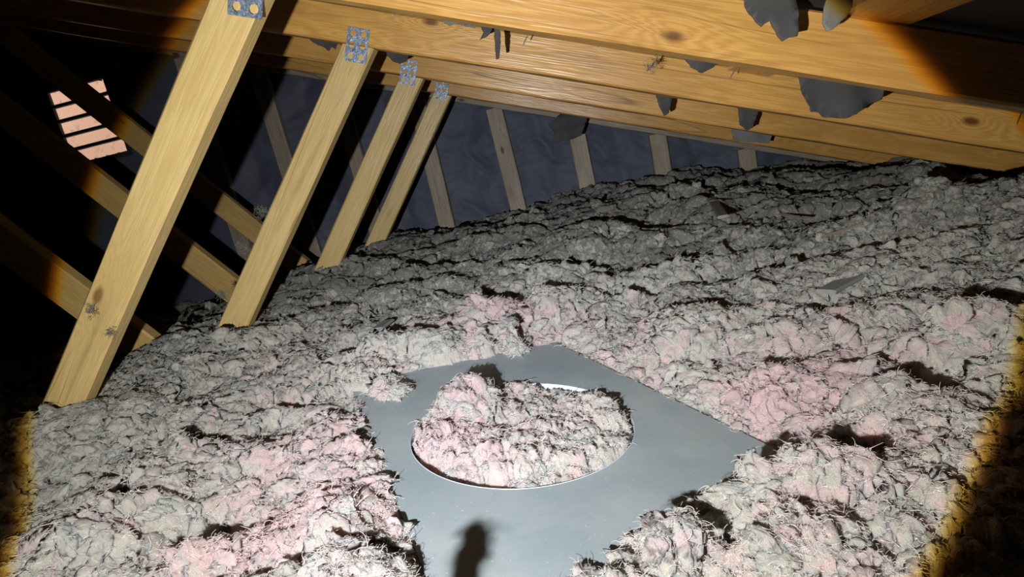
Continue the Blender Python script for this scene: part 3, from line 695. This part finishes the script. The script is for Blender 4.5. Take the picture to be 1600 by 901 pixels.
# torn clumps of wool: cauliflower-like lumps, sunk into the layer at every angle
def clump_templates(sub, n, seed):
    out = []; bm = bmesh.new(); bmesh.ops.create_icosphere(bm, subdivisions=sub, radius=1)
    D0 = np.array([v.co[:] for v in bm.verts]); F = np.array([[v.index for v in f.verts] for f in bm.faces]); bm.free()
    for t in range(n):
        rg = np.random.default_rng(seed+t); D = D0.copy()
        W = D + .22*np.sin(D[:, [1, 2, 0]]*rg.uniform(2, 5, 3)+rg.uniform(0, 6, 3)); W /= np.linalg.norm(W, axis=1)[:, None]
        def bumps(k, rad, Wd):
            c = rg.normal(0, 1, (k, 3)); c /= np.linalg.norm(c, axis=1)[:, None]; a = rg.uniform(.35, 1, k)
            an = np.arccos(np.clip(Wd@c.T, -1, 1))/(rad*rg.uniform(.7, 1.3, k)); return np.max(a*np.sqrt(np.clip(1-an**2, 0, 1)), 1)
        r = .50+.42*bumps(9, .95, W)
        W2 = W + .16*np.sin(W[:, [2, 0, 1]]*rg.uniform(6, 11, 3)+rg.uniform(0, 6, 3)); W2 /= np.linalg.norm(W2, axis=1)[:, None]
        r += .24*bumps(40, .42, W2)
        W3 = W2 + .09*np.sin(W2[:, [1, 2, 0]]*rg.uniform(14, 22, 3)+rg.uniform(0, 6, 3)); W3 /= np.linalg.norm(W3, axis=1)[:, None]
        r += .11*bumps(150, .2, W3) + .05*np.sin((W3@rg.normal(0, 9, 3))+3*np.sin(W3@rg.normal(0, 6, 3)))
        r += .13*(np.minimum(np.abs(np.sin(W3@rg.normal(0, 5, 3)+2.2*np.sin(W3@rg.normal(0, 4, 3)+1)))*1.6, 1)-.6)
        P = D*r[:, None]*np.array([rg.uniform(1.1, 1.9), rg.uniform(.8, 1.1), rg.uniform(.55, .9)])
        P[:, 2] += rg.uniform(-.35, .35)*P[:, 0]**2
        tw = P[:, 0]*rg.uniform(-1.2, 1.2); y, z = P[:, 1].copy(), P[:, 2].copy(); P[:, 1] = y*np.cos(tw)-z*np.sin(tw); P[:, 2] = y*np.sin(tw)+z*np.cos(tw)
        out.append(P)
    return out, F
T4, F4 = clump_templates(4, 14, 500); T3, F3 = clump_templates(3, 10, 700)
def randrot(rg):
    q = rg.normal(0, 1, 4); q /= np.linalg.norm(q); a, b2, c, d = q
    return np.array([[1-2*(c*c+d*d), 2*(b2*c-d*a), 2*(b2*d+c*a)], [2*(b2*c+d*a), 1-2*(b2*b2+d*d), 2*(c*d-b2*a)], [2*(b2*d-c*a), 2*(c*d+b2*a), 1-2*(b2*b2+c*c)]])
def spots():
    rg = RNG; S = []
    def sector(n, r0, r1, s0, s1, a0=-1.12, a1=.95):
        r = np.sqrt(rg.uniform(r0**2, r1**2, n)); a = rg.uniform(a0, a1, n)
        return np.c_[r*np.sin(a), r*np.cos(a), np.exp(rg.uniform(math.log(s0), math.log(s1), n))]
    near = np.concatenate((sector(400, .42, .9, .008, .026), sector(360, .85, 1.35, .010, .030)))
    mid = sector(800, 1.3, 2.1, .012, .032); far = sector(800, 2.0, 3.6, .016, .042)
    S.append((near, 4)); S.append((mid, 3)); S.append((far, 3))
    hp = []
    for (px, py, r, h) in HP[:14]:
        for _ in range(9):
            a = rg.uniform(0, 6.28); d = r*.75*math.sqrt(rg.random()); hp.append((px+d*math.cos(a), py+d*math.sin(a), rg.uniform(.010, .021)))
    S.append((np.array(hp), 4))
    ed = []
    for i in range(4):
        a, b2 = cornA[i], cornA[(i+1) % 4]; t = (b2-a)/np.linalg.norm(b2-a); n = np.array([t[1], -t[0]])
        if np.dot(n, ctrp-a) > 0: n = -n
        for _ in range(46):
            f = rg.random(); s2 = rg.uniform(.007, .015); p = a+(b2-a)*f+n*(s2*.9+rg.uniform(-.003, .016)); ed.append((p[0], p[1], s2))
    S.append((np.array(ed), 3))
    ho = []
    while len(ho) < 90:
        a = rg.uniform(0, 6.28); s2 = rg.uniform(.007, .020); d = (HR-s2*1.15)*math.sqrt(rg.random()); p = PC0+PU*(d*math.cos(a))+PV*(d*math.sin(a))
        ho.append((p.x, p.y, s2))
    S.append((np.array(ho), 4))
    return S
def shadow_caster_points():  # unseen wool curl below the frame, added to cast a shadow on the sheet
    t = .60; out = []
    for q, r in (((722, 905), .0085), ((727, 885), .0085), ((733, 868), .008), ((741, 852), .0065), ((744, 838), .0055), ((738, 829), .0045), ((748, 860), .006), ((716, 925), .010), ((712, 945), .012)):
        P = TORCH.lerp(onplate(*q), t); out.append((np.array(P), r))
    p0 = out[-1][0]
    for k in range(1, 6): out.append((p0+np.array([-.004*k, -.006*k, -.018*k]), .012+.002*k))
    return out
def clumps():
    Vs, Fs, Cs = [], [], []; off = 0; rg = RNG
    for gi_, (A, sub) in enumerate(spots()):
        x, y, sz = A.T; b, flat, hole = wool_height(x, y); dz, ox, oy = relief(x, y, hole); d = sdplate(x, y); hs = sum_heap(x, y); pk, du = tint_at(x, y)
        for i in range(len(x)):
            s2 = sz[i]; heap = gi_ == 3; inhole = gi_ == 5
            if y[i] > YW-.03-s2 or (d[i] < s2*1.1 and gi_ < 3): continue
            if ZJ-SL*x[i]+RTOP-.03 < b[i]+s2: continue
            z = b[i]+dz[i]*.6 + (rg.uniform(-.6, .3)*s2 if not inhole else rg.uniform(-.5, .15)*s2)
            if heap: z = max(z, pz(x[i], y[i])+s2*.4) + rg.uniform(0, .6)*s2
            T, F = (T4, F4) if (sub == 4 and s2 > .0125) else (T3, F3)
            P = T[rg.integers(len(T))]@randrot(rg).T*np.array([1, 1, .78])*s2+np.array([x[i], y[i], z])
            if heap or d[i] < .05:
                if not inhole:
                    lim = np.where(sdplate(P[:, 0], P[:, 1]) < .004, pz(P[:, 0], P[:, 1])+.001, -9); P[:, 2] = np.maximum(P[:, 2], lim)
            Vs.append(P); Fs.append(F+off); off += len(P)
            Cs.append(np.tile([np.clip(pk[i]+rg.normal(0, .16), 0, 1), np.clip(du[i]+rg.normal(0, .17), 0, 1), 0], (len(P), 1)))
    for P0, r in shadow_caster_points():
        P = T4[rg.integers(len(T4))]@randrot(rg).T*r+P0; Vs.append(P); Fs.append(F4+off); off += len(P); Cs.append(np.tile([.5, .3, 0], (len(P), 1)))
    return np.concatenate(Vs), np.concatenate(Fs), np.concatenate(Cs)
KV, KF, KC = clumps()

def fibres(n, SV0, SC0, l0, l1, w0, w1, rmax, k=5):
    r = np.hypot(SV0[:, 0], SV0[:, 1]); az = np.arctan2(SV0[:, 0], SV0[:, 1])
    cand = np.nonzero((r > .38) & (r < rmax) & (az > -1.1) & (az < .9))[0]; pick = RNG.choice(cand, n)
    P = SV0[pick]; rr = r[pick]
    ln = RNG.uniform(l0, l1, n)*(.8+.3*rr)*np.where(RNG.random(n) < .05, 1.8, 1); wd = RNG.uniform(w0, w1, n)*(.6+.6*rr)
    az0 = RNG.uniform(0, 2*np.pi, n); el = RNG.uniform(-.1, .7, n)
    d = np.stack((np.cos(az0)*np.cos(el), np.sin(az0)*np.cos(el), np.sin(el)), -1)
    s0 = np.stack((-np.sin(az0), np.cos(az0), RNG.uniform(-.6, .6, n)), -1); s0 /= np.linalg.norm(s0, axis=1)[:, None]
    turn = RNG.uniform(-1, 1, n)*1.3; turn2 = RNG.uniform(-1.4, .4, n)
    pos = P - d*.003; V = np.zeros((n, k, 3)); R = np.zeros((n, k))
    for i in range(k):
        V[:, i] = pos; R[:, i] = wd*(1-.6*i/(k-1)); pos = pos + d*(ln/(k-1))[:, None]
        d = d + s0*turn[:, None]*.8; d[:, 2] += turn2*.4; d /= np.linalg.norm(d, axis=1)[:, None]
        s0 = s0 - d*(s0*d).sum(1)[:, None]; s0 /= np.linalg.norm(s0, axis=1)[:, None]
    return V, R, np.repeat(SC0[pick][:, None], k, 1)
def fibre_mat():
    m, N, L, b = newmat('glass_fibre')
    at_ = N.new('ShaderNodeAttribute'); at_.attribute_name = 'tint'; se = N.new('ShaderNodeSeparateColor'); L.new(at_.outputs['Color'], se.inputs[0])
    r = ramp(N, [(.35, (.78, .74, .66)), (.75, (.88, .64, .60))]); L.new(se.outputs[0], r.inputs[0])
    rd = ramp(N, [(.3, (0, 0, 0)), (.8, (1, 1, 1))]); L.new(se.outputs[1], rd.inputs[0])
    c = mix(N, L, math_(N, L, 'MULTIPLY', rd.outputs[0], .8), r.outputs[0], (.30, .29, .265))
    L.new(c, b.inputs['Base Color']); b.inputs['Roughness'].default_value = .8; b.inputs['Specular IOR Level'].default_value = .1
    tr = N.new('ShaderNodeBsdfTranslucent'); L.new(c, tr.inputs['Color']); mx = N.new('ShaderNodeMixShader'); mx.inputs[0].default_value = .35
    L.new(b.outputs[0], mx.inputs[1]); L.new(tr.outputs[0], mx.inputs[2]); L.new(mx.outputs[0], N['Material Output'].inputs['Surface']); return m
_sel = RNG.random(len(WV)) < .45
_SV0 = np.concatenate((WV[_sel], KV)); _SC0 = np.concatenate((WC[_sel], KC))
_fs = [fibres(300000, WV, WC, .004, .012, .0002, .0004, 1.9), fibres(70000, KV, KC, .004, .012, .0002, .0004, 1.8),
       fibres(45000, _SV0, _SC0, .008, .022, .00025, .00055, 2.6)]
FV, FR, FC = [np.concatenate(p) for p in zip(*_fs)]
hc = bpy.data.hair_curves.new('wool_fibres'); hc.add_curves([FV.shape[1]]*len(FV))
hc.attributes['position'].data.foreach_set('vector', FV.astype(np.float32).reshape(-1))
ra = hc.attributes.get('radius') or hc.attributes.new('radius', 'FLOAT', 'POINT'); ra.data.foreach_set('value', FR.astype(np.float32).reshape(-1))
ta = hc.attributes.new('tint', 'FLOAT_COLOR', 'POINT'); ta.data.foreach_set('color', np.c_[FC.reshape(-1, 3), np.ones(FC.shape[0]*FC.shape[1])].astype(np.float32).reshape(-1))
hc.materials.append(fibre_mat())
V = np.concatenate((WV, KV)); Q = WQ; C = np.concatenate((WC, KC))
KF = KF+len(WV)
me = npmesh('loose_insulation', V, Q, KF)
ca = me.attributes.new('tint', 'FLOAT_COLOR', 'POINT'); ca.data.foreach_set('color', np.c_[C, np.ones(len(C))].astype(np.float32).reshape(-1))
wo = link('loose_insulation', me, WOOL)
fo_ = bpy.data.objects.new('fibre_fuzz', hc); COL.objects.link(fo_); fo_.parent = wo; fo_['kind'] = 'stuff'
tag(wo, 'fluffy pink and dusty grey loose-fill glass wool covering the attic floor', 'insulation', kind='stuff')
def surf(x, y):
    b, fl, ho = wool_height(np.array([float(x)]), np.array([float(y)])); return float(b[0])

# ------------------------------------------------------------------ small tufts caught on the struts, debris
def tuft(P, size, label, seed, n=150):
    rs = np.random.default_rng(seed); Vt = []; Ft = []
    for i in range(n):
        p = np.array(P)+rs.normal(0, size*.28, 3)*np.array([1, .3, 1]); d = rs.normal(0, 1, 3); d /= np.linalg.norm(d); s = np.cross(d, rs.normal(0, 1, 3)); s /= np.linalg.norm(s)
        st = size*.10; b0 = len(Vt)
        for k in range(6):
            w2 = .0006*(1-k*.12); Vt.append(tuple(p-s*w2)); Vt.append(tuple(p+s*w2)); p = p+d*st; d = d+s*rs.uniform(-.2, 1.1)+rs.normal(0, .35, 3); d /= np.linalg.norm(d); s = s-d*np.dot(s, d); s /= np.linalg.norm(s)
        for k in range(5): a = b0+k*2; Ft.append((a, a+1, a+3, a+2))
    Vt = [(a-P[0], b2-P[1], c-P[2]) for a, b2, c in Vt]
    me = pymesh('insulation_tuft', Vt, Ft); ca = me.attributes.new('tint', 'FLOAT_COLOR', 'POINT')
    ca.data.foreach_set('color', [.1, .75, 0, 1]*len(Vt)); me.materials.append(WOOL)
    o = bpy.data.objects.new('insulation_tuft', me); COL.objects.link(o); o.location = P
    tag(o, label, 'tuft', 'fluff caught on the struts')
tuft(at(408, 331, 1.6), .028, 'wispy grey fluff caught high on the second strut', 1)
tuft(at(378, 388, 1.6), .026, 'grey fluff caught midway down the left edge of the second strut', 2)
tuft(at(346, 460, 1.6), .024, 'grey fluff caught low on the left edge of the second strut', 3)
tuft(at(142, 484, 1.075), .022, 'thin grey fluff stuck to the face of the nearest strut', 4, 60)
tuft(at(172, 520, 1.08), .018, 'specks of grey fluff right on the lower nearest strut', 5, 45)
tuft(at(1017, 104, 1.42), .022, 'grey wisp hanging from a nail in front of the second rafter', 6, 80)

def offcut(px0, px1, z, width, th, label, cat, mat, name):
    def onz(q):
        d = ray(*q); p = CAM+d*((z-CZ)/d.z); return p
    a, b2 = onz(px0), onz(px1); o = timber(name, a, b2, width, th, mat, None, seed=int(px0[0]))
    X = (b2-a).normalized(); Z = Vector((0, 0, 1)).cross(X).normalized(); Yv = X.cross(Z)*-1
    mw = Matrix((X, Vector((0, 0, -1)), X.cross(Vector((0, 0, -1))))).transposed().to_4x4(); mw.translation = a; o.matrix_basis = mw
    tag(o, label, cat); return o
def offcut_on(px0, px1, lift, width, th, label, cat, mat, name):
    # find the wool height under the pixel, then lay the piece on it
    z = CZ-.35
    for _ in range(12):
        d = ray((px0[0]+px1[0])/2, (px0[1]+px1[1])/2); p = CAM+d*((z-CZ)/d.z); z = surf(p.x, p.y)
    return offcut(px0, px1, z+lift, width, th, label, cat, mat, name)
offcut_on((1290, 452), (1352, 420), .016, .045, .008, 'flat grey timber offcut half buried in the wool at the right', 'offcut', W_OFFCUT, 'timber_offcut')
offcut_on((1112, 308), (1130, 336), .030, .035, .01, 'dark thin offcut lying in the far wool before the studs', 'offcut', W_OFFCUT, 'timber_offcut')
offcut_on((588, 512), (606, 499), .052, .035, .008, 'small grey chip in the wool behind the sheet', 'chip', W_OFFCUT, 'timber_chip')
offcut_on((1218, 333), (1262, 341), .032, .008, .005, 'thin stick lying across the far wool', 'stick', W_GREY, 'thin_stick')
offcut_on((1285, 368), (1345, 348), .048, .008, .005, 'thin stick nearest the buried grey offcut', 'stick', W_GREY, 'thin_stick')
